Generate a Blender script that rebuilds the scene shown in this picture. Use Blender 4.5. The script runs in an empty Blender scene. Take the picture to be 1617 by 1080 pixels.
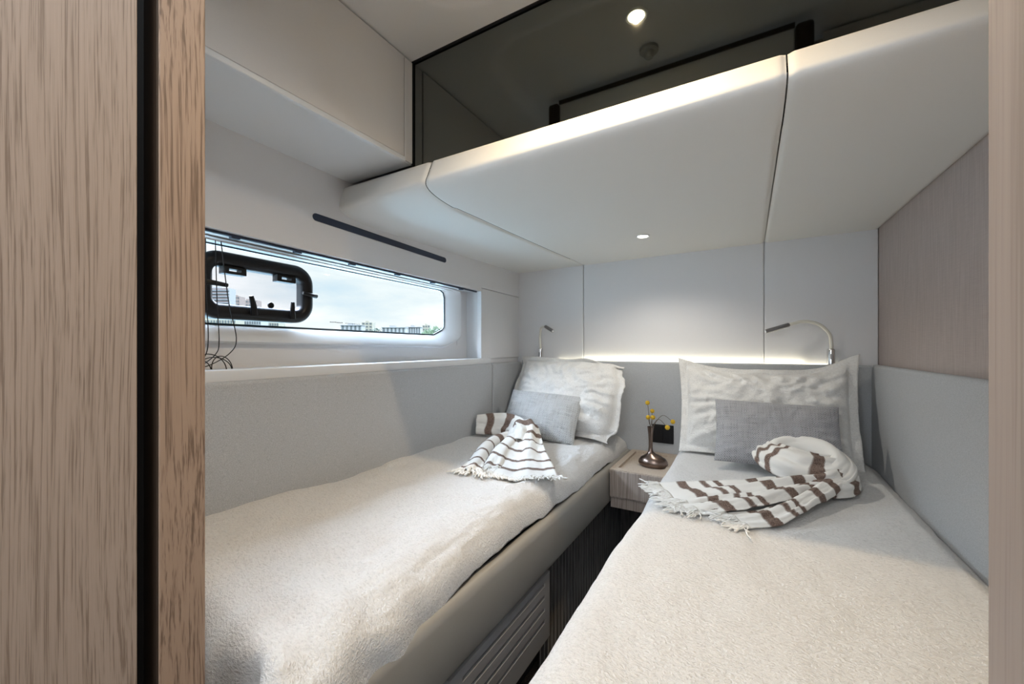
import bpy, bmesh, math, random
from mathutils import Vector, Matrix, noise

C = bpy.context.scene.collection
H = 1.15                       # eye height above the cabin floor
TH = math.radians(30.4)

# ------------------------------------------------------------------ camera
cam_d = bpy.data.cameras.new('camera')
cam = bpy.data.objects.new('camera', cam_d); C.objects.link(cam)
cam.location = (0, 0, H); cam.rotation_euler = (math.pi/2, 0, TH)
cam_d.sensor_width = 36; cam_d.lens = 640/1617*36; cam_d.shift_y = 9/1617
cam_d.clip_start = 0.01; cam_d.clip_end = 3000
bpy.context.scene.camera = cam
vs = bpy.context.scene.view_settings
vs.view_transform = 'Standard'; vs.look = 'None'; vs.gamma = 1; vs.use_curve_mapping = False
vs.exposure = 0.42

# ------------------------------------------------------------------ sky
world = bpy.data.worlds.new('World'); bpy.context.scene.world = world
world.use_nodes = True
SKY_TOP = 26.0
nt = world.node_tree; N = nt.nodes; L = nt.links; N.clear()
wo = N.new('ShaderNodeOutputWorld'); bg = N.new('ShaderNodeBackground')
tc = N.new('ShaderNodeTexCoord'); mp = N.new('ShaderNodeMapping')
mp.inputs['Scale'].default_value = (1, 1, 3.5)
nz = N.new('ShaderNodeTexNoise'); nz.inputs['Scale'].default_value = 3.4; nz.inputs['Detail'].default_value = 7
nz.inputs['Roughness'].default_value = .55
cr = N.new('ShaderNodeValToRGB')
cr.color_ramp.elements[0].position = .32; cr.color_ramp.elements[0].color = (.55, .68, .76, 1)
e = cr.color_ramp.elements.new(.46); e.color = (.70, .77, .79, 1)
cr.color_ramp.elements[-1].position = .66; cr.color_ramp.elements[-1].color = (.90, .92, .91, 1)
L.new(tc.outputs['Generated'], mp.inputs['Vector']); L.new(mp.outputs[0], nz.inputs['Vector'])
L.new(nz.outputs['Fac'], cr.inputs[0])
sz = N.new('ShaderNodeSeparateXYZ'); L.new(tc.outputs['Generated'], sz.inputs[0])
tn = N.new('ShaderNodeMapRange'); tn.inputs['From Min'].default_value = .22; tn.inputs['From Max'].default_value = .6
L.new(sz.outputs[2], tn.inputs['Value'])
tm = N.new('ShaderNodeMix'); tm.data_type = 'RGBA'; L.new(tn.outputs[0], tm.inputs[0]); L.new(cr.outputs[0], tm.inputs[6])
tm.inputs[7].default_value = (.66, .80, 1, 1); L.new(tm.outputs[2], bg.inputs[0]); 
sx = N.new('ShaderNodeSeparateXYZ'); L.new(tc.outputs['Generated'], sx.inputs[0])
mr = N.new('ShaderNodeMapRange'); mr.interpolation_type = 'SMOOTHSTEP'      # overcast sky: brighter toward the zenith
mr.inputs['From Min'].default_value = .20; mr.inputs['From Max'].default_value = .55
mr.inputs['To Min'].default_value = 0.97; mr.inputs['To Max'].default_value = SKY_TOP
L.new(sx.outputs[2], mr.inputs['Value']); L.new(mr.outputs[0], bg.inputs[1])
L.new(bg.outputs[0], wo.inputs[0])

# ------------------------------------------------------------------ lamps
LIGHTS = []
def lamp(kind, loc, energy, color, size=.05, rot=(0, 0, 0), spot=None, parent=None, blend=.6, sy=None):
    d = bpy.data.lights.new('lamp_light', kind); d.energy = energy; d.color = color
    if kind == 'AREA':
        d.size = size
        if sy: d.shape = 'RECTANGLE'; d.size_y = sy
    else: d.shadow_soft_size = size
    if kind == 'SPOT': d.spot_size = math.radians(spot); d.spot_blend = blend
    o = bpy.data.objects.new('lamp_light', d); C.objects.link(o)
    o.location = loc; o.rotation_euler = rot
    return o
WARM = (1, .74, .43); NEUT = (1, .96, .90); COOL = (.80, .90, 1)
CEIL_W, ENTRY_FILL_W, BERTH_W, CORR_FILL_W, CORR2_FILL_W, LED_W = 31, 6, 10, 17, 7, .26
lamp('SPOT', (-.297, .81, H+1.0), CEIL_W, WARM, .012, spot=138, blend=1.0)
lamp('SPOT', (-.27, .16, H+.955), ENTRY_FILL_W, (.86, .93, 1), .03, spot=165, blend=.5)  # added fill over the doorway, whitens the near beds from out of view
lamp('SPOT', (-.434, 1.955, H+.49), BERTH_W, (1, .93, .82), .025, spot=150, blend=.7)
lamp('AREA', (-.3, -1.35, H+.35), CORR_FILL_W, COOL, 1.7, rot=(math.radians(90), 0, 0), sy=1.3)   # added cool fill behind the camera, no visible source
lamp('AREA', (-.27, -.55, H+.95), CORR2_FILL_W, NEUT, .6)  # second added fill, overhead in the unseen corridor
lamp('AREA', (-.35, 2.475, H-.075), LED_W, (1, .90, .66), 1.16, rot=(math.radians(172), 0, 0), sy=.012)

# ------------------------------------------------------------------ materials
def mat(name, color=(.8, .8, .8), rough=.6, metal=0, **kw):
    m = bpy.data.materials.new(name); m.use_nodes = True
    b = m.node_tree.nodes['Principled BSDF']
    b.inputs['Base Color'].default_value = (*color, 1)
    b.inputs['Roughness'].default_value = rough; b.inputs['Metallic'].default_value = metal
    for k, v in kw.items(): b.inputs[k.replace('_', ' ')].default_value = v
    return m
def nd(m, t, **kw):
    n = m.node_tree.nodes.new(t)
    for k, v in kw.items():
        if k in n.inputs: n.inputs[k].default_value = v
        else: setattr(n, k, v)
    return n
def lk(m, a, b): m.node_tree.links.new(a, b)
def coords(m, which='Object', scale=(1, 1, 1)):
    t = nd(m, 'ShaderNodeTexCoord'); p = nd(m, 'ShaderNodeMapping'); p.inputs['Scale'].default_value = scale
    lk(m, t.outputs[which], p.inputs['Vector']); return p.outputs[0]
def bump(m, h, strength=.3, dist=.002, prev=None):
    b = nd(m, 'ShaderNodeBump'); b.inputs['Strength'].default_value = strength; b.inputs['Distance'].default_value = dist
    lk(m, h, b.inputs['Height'])
    if prev: lk(m, prev, b.inputs['Normal'])
    lk(m, b.outputs[0], m.node_tree.nodes['Principled BSDF'].inputs['Normal']); return b.outputs[0]
def ramp(m, fac, stops):
    r = nd(m, 'ShaderNodeValToRGB'); els = r.color_ramp.elements
    els[0].position, els[0].color = stops[0][0], (*stops[0][1], 1)
    els[1].position, els[1].color = stops[-1][0], (*stops[-1][1], 1)
    for p, c in stops[1:-1]:
        e = els.new(p); e.color = (*c, 1)
    lk(m, fac, r.inputs[0]); return r.outputs[0]
def base(m, out): lk(m, out, m.node_tree.nodes['Principled BSDF'].inputs['Base Color'])

def weave(name, color, var=.06, scale=900, rough=.85, strength=.25, aniso=(1, 1, 1), sheen=.0, dist=.0006):
    m = mat(name, color, rough)
    v = coords(m, 'Object', tuple(scale/1000*a for a in aniso))
    n = nd(m, 'ShaderNodeTexNoise'); n.inputs['Scale'].default_value = 1000; n.inputs['Detail'].default_value = 3
    lk(m, v, n.inputs['Vector'])
    c = color
    base(m, ramp(m, n.outputs['Fac'], [(.25, tuple(x*(1-var) for x in c)), (.75, tuple(min(1, x*(1+var)) for x in c))]))
    bump(m, n.outputs['Fac'], strength, dist)
    if sheen: m.node_tree.nodes['Principled BSDF'].inputs['Sheen Weight'].default_value = sheen
    return m
M = {}
M['vinyl'] = weave('cream_vinyl', (.72, .72, .73), .025, 700, .55, .12)
M['vinyl_box'] = weave('berth_leather', (.74, .735, .71), .02, 800, .65, .15)
M['ceiling'] = weave('ceiling_fabric', (.72, .71, .70), .02, 600, .7, .1)
M['locker'] = weave('locker_vinyl', (.70, .675, .65), .02, 700, .6, .12)
M['upholstery'] = weave('grey_upholstery', (.44, .455, .47), .22, 420, .9, .5, dist=.001)
M['white'] = mat('white_gelcoat', (.72, .74, .76), .3)
M['groove'] = mat('groove', (.60, .59, .57), .8)
M['mirror'] = mat('smoked_mirror', (.165, .175, .165), .03, 1)
M['black'] = mat('black_plastic', (.006, .006, .007), .4, **{'Specular_IOR_Level': .3})
M['detector'] = mat('detector_plastic', (.42, .42, .41), .5)
M['navy'] = mat('dark_track', (.012, .022, .05), .35)
M['chrome'] = mat('chrome', (.72, .72, .72), .15, 1)
M['steel'] = mat('brushed_steel', (.35, .35, .36), .35, 1)
M['ivory'] = mat('ivory_rubber', (.76, .74, .66), .45)
M['board'] = weave('taupe_leather', (.31, .29, .255), .03, 700, .42, .12)
M['grille'] = mat('taupe_grille', (.30, .29, .28), .5)
M['grille'].node_tree.nodes['Principled BSDF'].inputs['Specular IOR Level'].default_value = .35
M['dark'] = mat('dark_void', (.012, .011, .010), .8)
M['copper'] = mat('vase_bronze', (.22, .165, .14), .27, 1)
M['stem'] = mat('stem', (.10, .07, .045), .7)
M['glass'] = mat('window_glass', (1, 1, 1), 0.0, **{'Transmission_Weight': 1.0, 'IOR': 1.0})

# thin clear pane: mostly transparent with a faint gloss
def pane(name, tint):
    m = bpy.data.materials.new(name); m.use_nodes = True; m.node_tree.nodes.clear()
    o = m.node_tree.nodes.new('ShaderNodeOutputMaterial')
    t = m.node_tree.nodes.new('ShaderNodeBsdfTransparent'); t.inputs[0].default_value = (*tint, 1)
    g = m.node_tree.nodes.new('ShaderNodeBsdfGlossy'); g.inputs['Roughness'].default_value = .02
    x = m.node_tree.nodes.new('ShaderNodeMixShader'); x.inputs[0].default_value = .04
    lk(m, t.outputs[0], x.inputs[1]); lk(m, g.outputs[0], x.inputs[2]); lk(m, x.outputs[0], o.inputs[0])
    return m
M['pane'] = pane('clear_pane', (.97, .99, .99)); M['pane_pale'] = pane('hatch_pane', (.93, .91, .95))

def emis(name, color, s):
    m = mat(name, color, .4); b = m.node_tree.nodes['Principled BSDF']
    b.inputs['Emission Color'].default_value = (*color, 1); b.inputs['Emission Strength'].default_value = s
    return m
M['lens'] = emis('lamp_lens', (1, .86, .6), 30)
M['lens_cool'] = emis('lamp_lens_white', (1, .93, .8), 9)
M['led'] = emis('led_strip', (1, .93, .72), 2)

def wood(name, c1, c2, c3, freq=1.0, seed=0.0, curl=1.0):
    m = mat(name, c1, .55)
    # long plain grain: distorted bands, stretched along z
    t = nd(m, 'ShaderNodeTexCoord')
    p = nd(m, 'ShaderNodeMapping'); p.inputs['Scale'].default_value = (1, 1, .22); p.inputs['Location'].default_value = (seed, seed*1.7, seed*.3)
    lk(m, t.outputs['Object'], p.inputs['Vector'])
    n1 = nd(m, 'ShaderNodeTexNoise'); n1.inputs['Scale'].default_value = 5; n1.inputs['Detail'].default_value = 1.2
    lk(m, p.outputs[0], n1.inputs['Vector'])
    sub = nd(m, 'ShaderNodeVectorMath', operation='SCALE'); sub.inputs['Scale'].default_value = .055*curl
    lk(m, n1.outputs['Color'], sub.inputs[0])
    ad = nd(m, 'ShaderNodeVectorMath', operation='ADD'); lk(m, t.outputs['Object'], ad.inputs[0]); lk(m, sub.outputs[0], ad.inputs[1])
    p2 = nd(m, 'ShaderNodeMapping'); p2.inputs['Scale'].default_value = (1, 1, .010); p2.inputs['Location'].default_value = (seed*2, seed, 0)
    lk(m, ad.outputs[0], p2.inputs['Vector'])
    n2 = nd(m, 'ShaderNodeTexNoise'); n2.inputs['Scale'].default_value = 230*freq; n2.inputs['Detail'].default_value = 3; n2.inputs['Roughness'].default_value = .6
    lk(m, p2.outputs[0], n2.inputs['Vector'])
    n3 = nd(m, 'ShaderNodeTexNoise'); n3.inputs['Scale'].default_value = 700*freq; n3.inputs['Detail'].default_value = 2
    p3 = nd(m, 'ShaderNodeMapping'); p3.inputs['Scale'].default_value = (1, 1, .02); lk(m, ad.outputs[0], p3.inputs['Vector']); lk(m, p3.outputs[0], n3.inputs['Vector'])
    mx = nd(m, 'ShaderNodeMath', operation='MULTIPLY_ADD'); lk(m, n3.outputs['Fac'], mx.inputs[0]); mx.inputs[1].default_value = .28
    lk(m, n2.outputs['Fac'], mx.inputs[2])
    base(m, ramp(m, mx.outputs[0], [(.50, c3), (.585, c2), (.64, c1), (.85, tuple(x*1.06 for x in c1))]))
    bump(m, mx.outputs[0], .35, .0007)
    return m
M['wood'] = wood('oak_veneer', (.35, .27, .215), (.30, .23, .18), (.21, .152, .114), 1.8, 1.3, .75)
M['wood_post'] = wood('oak_post', (.34, .235, .165), (.27, .18, .125), (.155, .10, .066), 1.1, 5.1, 1.5)
M['wood_soft'] = wood('oak_right_post', (.35, .30, .275), (.33, .28, .255), (.29, .245, .22), .6, 2.2)
M['wood_night'] = wood('oak_nightstand', (.40, .33, .285), (.33, .27, .23), (.24, .19, .16), 1.3, 8)
M['tray'] = wood('oak_tray', (.50, .42, .34), (.46, .385, .31), (.40, .33, .27), .8, 3)
M['edge'] = mat('dark_brown_edge', (.035, .022, .014), .5)

# pinkish silk wall covering, fine vertical threads
def grass():
    m = mat('silk_wallcover', (.40, .34, .315), .6)
    v = coords(m, 'Object', (1, 1, .02)); n = nd(m, 'ShaderNodeTexNoise'); n.inputs['Scale'].default_value = 420; n.inputs['Detail'].default_value = 3; lk(m, v, n.inputs['Vector'])
    v2 = coords(m, 'Object', (.05, .05, 1)); n2 = nd(m, 'ShaderNodeTexNoise'); n2.inputs['Scale'].default_value = 380; lk(m, v2, n2.inputs['Vector'])
    a = nd(m, 'ShaderNodeMath', operation='MULTIPLY_ADD'); lk(m, n2.outputs['Fac'], a.inputs[0]); a.inputs[1].default_value = .3; lk(m, n.outputs['Fac'], a.inputs[2])
    base(m, ramp(m, a.outputs[0], [(.45, (.36, .30, .275)), (.85, (.46, .395, .37))])); bump(m, a.outputs[0], .2, .0005)
    return m
M['silk'] = grass()

def boucle(name, color, size=1.0, st=.8):
    m = mat(name, color, .95); b = m.node_tree.nodes['Principled BSDF']; b.inputs['Sheen Weight'].default_value = .15
    v = coords(m)
    n0 = nd(m, 'ShaderNodeTexNoise'); n0.inputs['Scale'].default_value = 60*size; lk(m, v, n0.inputs['Vector'])
    s = nd(m, 'ShaderNodeVectorMath', operation='SCALE'); s.inputs['Scale'].default_value = .012/size; lk(m, n0.outputs['Color'], s.inputs[0])
    a = nd(m, 'ShaderNodeVectorMath', operation='ADD'); lk(m, v, a.inputs[0]); lk(m, s.outputs[0], a.inputs[1])
    p = nd(m, 'ShaderNodeMapping'); p.inputs['Scale'].default_value = (.6, 1, 1); lk(m, a.outputs[0], p.inputs['Vector'])
    n1 = nd(m, 'ShaderNodeTexNoise'); n1.inputs['Scale'].default_value = 210*size; n1.inputs['Detail'].default_value = 3; n1.inputs['Roughness'].default_value = .6
    lk(m, p.outputs[0], n1.inputs['Vector'])
    base(m, ramp(m, n1.outputs['Fac'], [(.3, tuple(x*.84 for x in color)), (.48, color), (.7, tuple(min(1, x*1.06) for x in color))]))
    bump(m, n1.outputs['Fac'], st, .0085/size)
    return m
M['blanket'] = boucle('boucle_blanket', (.70, .69, .675))
M['pillow'] = boucle('boucle_pillow', (.74, .73, .71), 1.2, .6)

def basket(name, c, scale, st=.7, cross=.0):
    m = mat(name, c, .9)
    v = coords(m, 'UV', (scale, scale, 1))
    s = nd(m, 'ShaderNodeSeparateXYZ'); lk(m, v, s.inputs[0])
    def sn(o, ph=0, k=1):
        a = nd(m, 'ShaderNodeMath', operation='MULTIPLY_ADD'); lk(m, o, a.inputs[0]); a.inputs[1].default_value = k*math.pi; a.inputs[2].default_value = ph
        b = nd(m, 'ShaderNodeMath', operation='SINE'); lk(m, a.outputs[0], b.inputs[0]); return b.outputs[0]
    mu = nd(m, 'ShaderNodeMath', operation='MULTIPLY'); lk(m, sn(s.outputs[0]), mu.inputs[0]); lk(m, sn(s.outputs[1]), mu.inputs[1])
    n = nd(m, 'ShaderNodeTexNoise'); n.inputs['Scale'].default_value = 1.0; n.inputs['Detail'].default_value = 2
    vv = coords(m, 'UV', (scale*1.2, scale*.05, 1)); lk(m, vv, n.inputs['Vector'])
    n2 = nd(m, 'ShaderNodeTexNoise'); n2.inputs['Scale'].default_value = 1.0; n2.inputs['Detail'].default_value = 2
    vv = coords(m, 'UV', (scale*.05, scale*1.2, 1)); lk(m, vv, n2.inputs['Vector'])
    ad = nd(m, 'ShaderNodeMath', operation='ADD'); lk(m, n.outputs['Fac'], ad.inputs[0]); lk(m, n2.outputs['Fac'], ad.inputs[1])
    ab = nd(m, 'ShaderNodeMath', operation='MULTIPLY_ADD'); lk(m, mu.outputs[0], ab.inputs[0]); ab.inputs[1].default_value = .34; lk(m, ad.outputs[0], ab.inputs[2])
    base(m, ramp(m, ab.outputs[0], [(.78, tuple(x*.60 for x in c)), (1.0, c), (1.2, tuple(min(1, x*1.3) for x in c))]))
    bump(m, ab.outputs[0], st, .003)
    return m
M['basket_grey'] = basket('coarse_grey_weave', (.42, .42, .44), 220, 1.0)
M['basket_light'] = basket('light_grey_weave', (.50, .51, .515), 190, .7)

def stripes(name, bands):
    m = mat(name, (.8, .8, .78), .9)
    t = nd(m, 'ShaderNodeTexCoord'); s = nd(m, 'ShaderNodeSeparateXYZ'); lk(m, t.outputs['UV'], s.inputs[0])
    n = nd(m, 'ShaderNodeTexNoise'); n.inputs['Scale'].default_value = 260; n.inputs['Detail'].default_value = 3; lk(m, t.outputs['Object'], n.inputs['Vector'])
    a = nd(m, 'ShaderNodeMath', operation='MULTIPLY_ADD'); lk(m, n.outputs['Fac'], a.inputs[0]); a.inputs[1].default_value = .006; lk(m, s.outputs[0], a.inputs[2])
    out = None
    W = (.80, .785, .75)
    r = nd(m, 'ShaderNodeValToRGB'); r.color_ramp.interpolation = 'LINEAR'
    els = r.color_ramp.elements
    els[0].position = 0; els[0].color = (0, 0, 0, 1); els[1].position = 1; els[1].color = (0, 0, 0, 1)
    for (p, w) in bands:
        for q, v in ((p-.003, 0), (p, 1), (p+w, 1), (p+w+.003, 0)):
            e = els.new(q); e.color = (v, v, v, 1)
    lk(m, a.outputs[0], r.inputs[0])
    br = ramp(m, n.outputs['Fac'], [(.35, (.10, .065, .05)), (.65, (.24, .17, .14))])
    mx = nd(m, 'ShaderNodeMix', data_type='RGBA'); lk(m, r.outputs[0], mx.inputs[0])
    mx.inputs[6].default_value = (*W, 1); lk(m, br, mx.inputs[7]); base(m, mx.outputs[2])
    bump(m, n.outputs['Fac'], .3, .0012)
    return m
M['throw'] = stripes('striped_throw', [(.075, .035), (.165, .018), (.21, .018), (.325, .035), (.43, .04)])
M['throw_l'] = stripes('striped_throw_thin', [(.055, .012), (.125, .012), (.22, .014), (.33, .012), (.42, .04), (.53, .045)])
M['fringe'] = mat('fringe_cotton', (.80, .785, .75), .95)

def carpet():
    m = mat('dark_carpet', (.05, .035, .025), .95); v = coords(m, 'Object', (1, 1, 1))
    n = nd(m, 'ShaderNodeTexNoise'); n.inputs['Scale'].default_value = 220; n.inputs['Detail'].default_value = 3; lk(m, v, n.inputs['Vector'])
    base(m, ramp(m, n.outputs['Fac'], [(.35, (.022, .015, .010)), (.65, (.075, .052, .036))])); bump(m, n.outputs['Fac'], .8, .004); return m
M['carpet'] = carpet()
def velvet():
    m = mat('ribbed_velvet', (.045, .04, .04), .8); v = coords(m, 'Object', (1, 1, .12))
    n = nd(m, 'ShaderNodeTexNoise'); n.inputs['Scale'].default_value = 60; n.inputs['Detail'].default_value = 4; lk(m, v, n.inputs['Vector'])
    base(m, ramp(m, n.outputs['Fac'], [(.35, (.014, .012, .012)), (.7, (.075, .066, .06))])); bump(m, n.outputs['Fac'], .6, .006)
    m.node_tree.nodes['Principled BSDF'].inputs['Sheen Weight'].default_value = .3
    return m
M['velvet'] = velvet()

# ------------------------------------------------------------------ helpers
def P(x, y, z): return Vector((x, y, H+z))          # z measured from eye level
def hull(s, off, z): return Vector((-1.266-.0577*s-off, s, H+z))   # on the hull side wall, off = outboard
def tag(o, label=None, cat=None, group=None, kind=None):
    if label: o['label'] = label
    if cat: o['category'] = cat
    if group: o['group'] = group
    if kind: o['kind'] = kind
    return o
def empty(name, loc, label, cat, group=None, rz=0):
    o = bpy.data.objects.new(name, None); C.objects.link(o); o.location = loc; o.rotation_euler = (0, 0, rz)
    o.empty_display_size = .05
    return tag(o, label, cat, group)
def link(name, bm, m, parent=None, smooth=True, angle=35, bev=0, seg=3, solid=0, sub=0):
    me = bpy.data.meshes.new(name)
    bmesh.ops.recalc_face_normals(bm, faces=bm.faces) if not bm.faces.layers.int.get('keep') else None
    bm.to_mesh(me); bm.free()
    me.materials.append(m)
    o = bpy.data.objects.new(name, me); C.objects.link(o)
    if smooth:
        for p in me.polygons: p.use_smooth = True
        if angle: me.set_sharp_from_angle(angle=math.radians(angle))
    if parent:
        o.parent = parent
        q = parent
        mw = Matrix.Identity(4)
        chain = []
        while q: chain.append(q); q = q.parent
        for q in reversed(chain):
            mw = mw @ Matrix.Translation(q.location) @ q.rotation_euler.to_matrix().to_4x4()
        o.matrix_parent_inverse = mw.inverted()
    if solid:
        s = o.modifiers.new('solid', 'SOLIDIFY'); s.thickness = solid; s.offset = 0
    if bev:
        b = o.modifiers.new('bevel', 'BEVEL'); b.width = bev; b.segments = seg; b.limit_method = 'ANGLE'; b.angle_limit = math.radians(40)
        b.harden_normals = False
        for p in me.polygons: p.use_smooth = True
        w = o.modifiers.new('wn', 'WEIGHTED_NORMAL'); w.keep_sharp = False
        me.set_sharp_from_angle(angle=math.radians(180))
    if sub:
        b = o.modifiers.new('sub', 'SUBSURF'); b.levels = b.render_levels = sub
    return o
def box(bm, lo, hi):
    x0, y0, z0 = lo; x1, y1, z1 = hi
    v = [bm.verts.new(c) for c in ((x0,y0,z0),(x1,y0,z0),(x1,y1,z0),(x0,y1,z0),(x0,y0,z1),(x1,y0,z1),(x1,y1,z1),(x0,y1,z1))]
    for f in ((0,3,2,1),(4,5,6,7),(0,1,5,4),(1,2,6,5),(2,3,7,6),(3,0,4,7)): bm.faces.new([v[i] for i in f])
def hexa(bm, pts):      # eight corners, bottom ring then top ring
    v = [bm.verts.new(c) for c in pts]
    for f in ((0,3,2,1),(4,5,6,7),(0,1,5,4),(1,2,6,5),(2,3,7,6),(3,0,4,7)): bm.faces.new([v[i] for i in f])
def hbox(bm, s0, s1, o0, o1, z0, z1):     # box in hull-wall coordinates, o = outboard offset
    hexa(bm, [hull(s0,o0,z0),hull(s1,o0,z0),hull(s1,o1,z0),hull(s0,o1,z0),hull(s0,o0,z1),hull(s1,o0,z1),hull(s1,o1,z1),hull(s0,o1,z1)])
def ebox(bm, x0, x1, y0, y1, z0, z1): box(bm, (x0, y0, H+z0), (x1, y1, H+z1))
def crom(pts, n):
    pts = [Vector(p) for p in pts]; out = []
    P0 = [pts[0]*2-pts[1]] + pts + [pts[-1]*2-pts[-2]]
    segs = len(pts)-1
    for i in range(n+1):
        t = i/n*segs; k = min(int(t), segs-1); t -= k
        a, b, c, d = P0[k:k+4]
        out.append(.5*((2*b)+(c-a)*t+(2*a-5*b+4*c-d)*t*t+(3*b-a-3*c+d)*t**3))
    return out
def tube(bm, pts, r, n=10, cap=True):
    rings = []; up = Vector((0, 0, 1)); prev = None
    for i, p in enumerate(pts):
        t = (pts[min(i+1, len(pts)-1)]-pts[max(i-1, 0)]).normalized()
        if prev is None:
            a = t.cross(up)
            if a.length < .1: a = t.cross(Vector((1, 0, 0)))
        else: a = prev - t*prev.dot(t)
        a.normalize(); b = t.cross(a); prev = a
        rr = r[i] if isinstance(r, (list, tuple)) else r
        rings.append([bm.verts.new(p+(a*math.cos(k/n*2*math.pi)+b*math.sin(k/n*2*math.pi))*rr) for k in range(n)])
    for i in range(len(rings)-1):
        for k in range(n): bm.faces.new((rings[i][k], rings[i][(k+1) % n], rings[i+1][(k+1) % n], rings[i+1][k]))
    if cap: bm.faces.new(rings[0][::-1]); bm.faces.new(rings[-1])
def lathe(bm, prof, c=(0, 0, 0), n=32, fn=None):
    c = Vector(c); rings = []
    for (r, z) in prof:
        ring = []
        for k in range(n):
            a = k/n*2*math.pi; p = Vector((r*math.cos(a), r*math.sin(a), z))
            if fn: p = fn(p)
            ring.append(bm.verts.new(p+c))
        rings.append(ring)
    for i in range(len(rings)-1):
        for k in range(n): bm.faces.new((rings[i][k], rings[i][(k+1) % n], rings[i+1][(k+1) % n], rings[i+1][k]))
    bm.faces.new(rings[0][::-1]); bm.faces.new(rings[-1])
def grid(bm, nu, nv, f, uvf=None):
    V = [[bm.verts.new(f(i/nu, j/nv)) for j in range(nv+1)] for i in range(nu+1)]
    uv = bm.loops.layers.uv.verify() if uvf else None
    for i in range(nu):
        for j in range(nv):
            fc = bm.faces.new((V[i][j], V[i+1][j], V[i+1][j+1], V[i][j+1]))
            if uvf:
                for l, (a, b) in zip(fc.loops, ((i, j), (i+1, j), (i+1, j+1), (i, j+1))): l[uv].uv = uvf(a/nu, b/nv)
    return V
def rrect(w, h, r, n=8):           # rounded rectangle outline in 2D, centred
    out = []
    for cx, cy, a0 in ((w/2-r, h/2-r, 0), (-w/2+r, h/2-r, 90), (-w/2+r, -h/2+r, 180), (w/2-r, -h/2+r, 270)):
        for k in range(n+1):
            a = math.radians(a0+90*k/n); out.append((cx+r*math.cos(a), cy+r*math.sin(a)))
    return out
def sm(a, b, x):
    t = max(0, min(1, (x-a)/(b-a))); return t*t*(3-2*t)
def fb(x, y, z=0, o=3): return noise.fractal(Vector((x, y, z)), .7, 2.1, o)

YB = 2.5       # head wall
XR = .5175     # right wall

# ================================================================== SETTING
def struct(name, bm, m, **kw): return tag(link(name, bm, m, **kw), kind='structure')
bm = bmesh.new(); box(bm, (-1.9, -2.2, -.05), (1.3, 2.7, 0)); struct('floor', bm, M['carpet'])

# ceiling with a shallow soft-edged tray
def ceil(u, v):
    x = -1.12+1.82*u; y = -.02+1.12*v
    d = min(x+.80, .95-y)
    if x+.80 < .16 and .95-y < .16:
        dx, dy = .16-(x+.80), .16-(.95-y); d = .16-math.hypot(dx, dy)
    return P(x, y, .98+.028*sm(-.012, .05, d))
bm = bmesh.new(); grid(bm, 150, 110, ceil)
cl = struct('ceiling', bm, M['ceiling'], angle=None); 
bm = bmesh.new(); ebox(bm, -1.9, 1.3, -2.2, 2.7, 1.02, 1.06); struct('ceiling', bm, M['ceiling'])
bm = bmesh.new(); ebox(bm, -1.9, 1.3, -2.2, -.02, .97, 1.02); struct('ceiling', bm, M['ceiling'])

# hull-side wall: skin around the window recess, and the recess itself
RT, RB, RY = .334, -.065, 1.98        # recess top, bottom, forward end
bm = bmesh.new()
hbox(bm, .2, 2.62, 0, .03, RT, 1.0)
hbox(bm, .2, 2.62, 0, .20, -1.15, RB)
hbox(bm, RY, 2.62, 0, .03, RB, RT)
hbox(bm, .2, .30, 0, .20, RB, RT)
wl = struct('wall_left', bm, M['vinyl'], smooth=False)
bm = bmesh.new()
hbox(bm, .3, RY+.006, .03, .21, RT, RT+.02); hbox(bm, RY, RY+.02, .03, .21, RB, RT+.02)
link('recess_lining', bm, M['white'], wl, smooth=False)
# liner panel around the window frame
GY0, GY1, GZ0, GZ1 = .36, 1.81, .075, .325
def wcut(s0, s1, z0, z1, off):       # outline of the pane: clipped lower forward corner, small radii
    pts = [(s0, z0), (s1-.075, z0-.006), (s1-.035, z0+.004), (s1-.004, z0+.045), (s1, z0+.07), (s1, z1-.05), (s1-.012, z1-.018), (s1-.045, z1), (s0, z1)]
    return [hull(a, off, b) for a, b in pts]
inner = [(GY0, GZ0), (GY1-.13, GZ0-.004), (GY1-.10, GZ0-.003), (GY1-.02, GZ0+.028), (GY1-.004, GZ0+.045), (GY1, GZ0+.07), (GY1, GZ1-.04), (GY1-.012, GZ1-.012), (GY1-.04, GZ1), (GY0, GZ1)]
outer = [(GY0, GZ0-.058), (GY1-.10, GZ0-.075), (GY1-.06, GZ0-.07), (GY1+.06, GZ0-.03), (GY1+.085, GZ0-.015), (GY1+.09, GZ0+.02), (GY1+.09, GZ1-.02), (GY1+.08, GZ1+.004), (GY1+.05, GZ1+.006), (GY0, GZ1+.006)]
LO = .10                             # liner offset
bm = bmesh.new()
# frame: three rings (front rim on the liner, rolled lip, pane edge)
rings = []
def ringp(A, B, t, off): return [hull(a[0]+(b[0]-a[0])*t, off, a[1]+(b[1]-a[1])*t) for a, b in zip(A, B)]
for t, off in ((0, LO+.004), (0, LO-.016), (.10, LO-.022), (.22, LO-.018), (.75, LO+.022), (.93, LO+.036), (1, LO+.05)):
    rings.append([bm.verts.new(p) for p in ringp(outer, inner, t, off)])
for a, b in zip(rings, rings[1:]):
    for k in range(len(a)): bm.faces.new((a[k], a[(k+1) % len(a)], b[(k+1) % len(a)], b[k]))
win = empty('window_1', hull(1.1, LO, .2), None, None); win['kind'] = 'structure'
link('window_frame', bm, M['white'], win, angle=50)
bm = bmesh.new(); g = [bm.verts.new(hull(a, LO+.045, b)) for a, b in inner]; bm.faces.new(g)
link('pane', bm, M['pane'], win)
bm = bmesh.new(); tube(bm, [hull(a, LO+.042, b) for a, b in inner]+[hull(inner[0][0], LO+.042, inner[0][1])], .0038, 6)
link('gasket', bm, mat('gasket', (.012, .03, .045), .4), win)
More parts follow.
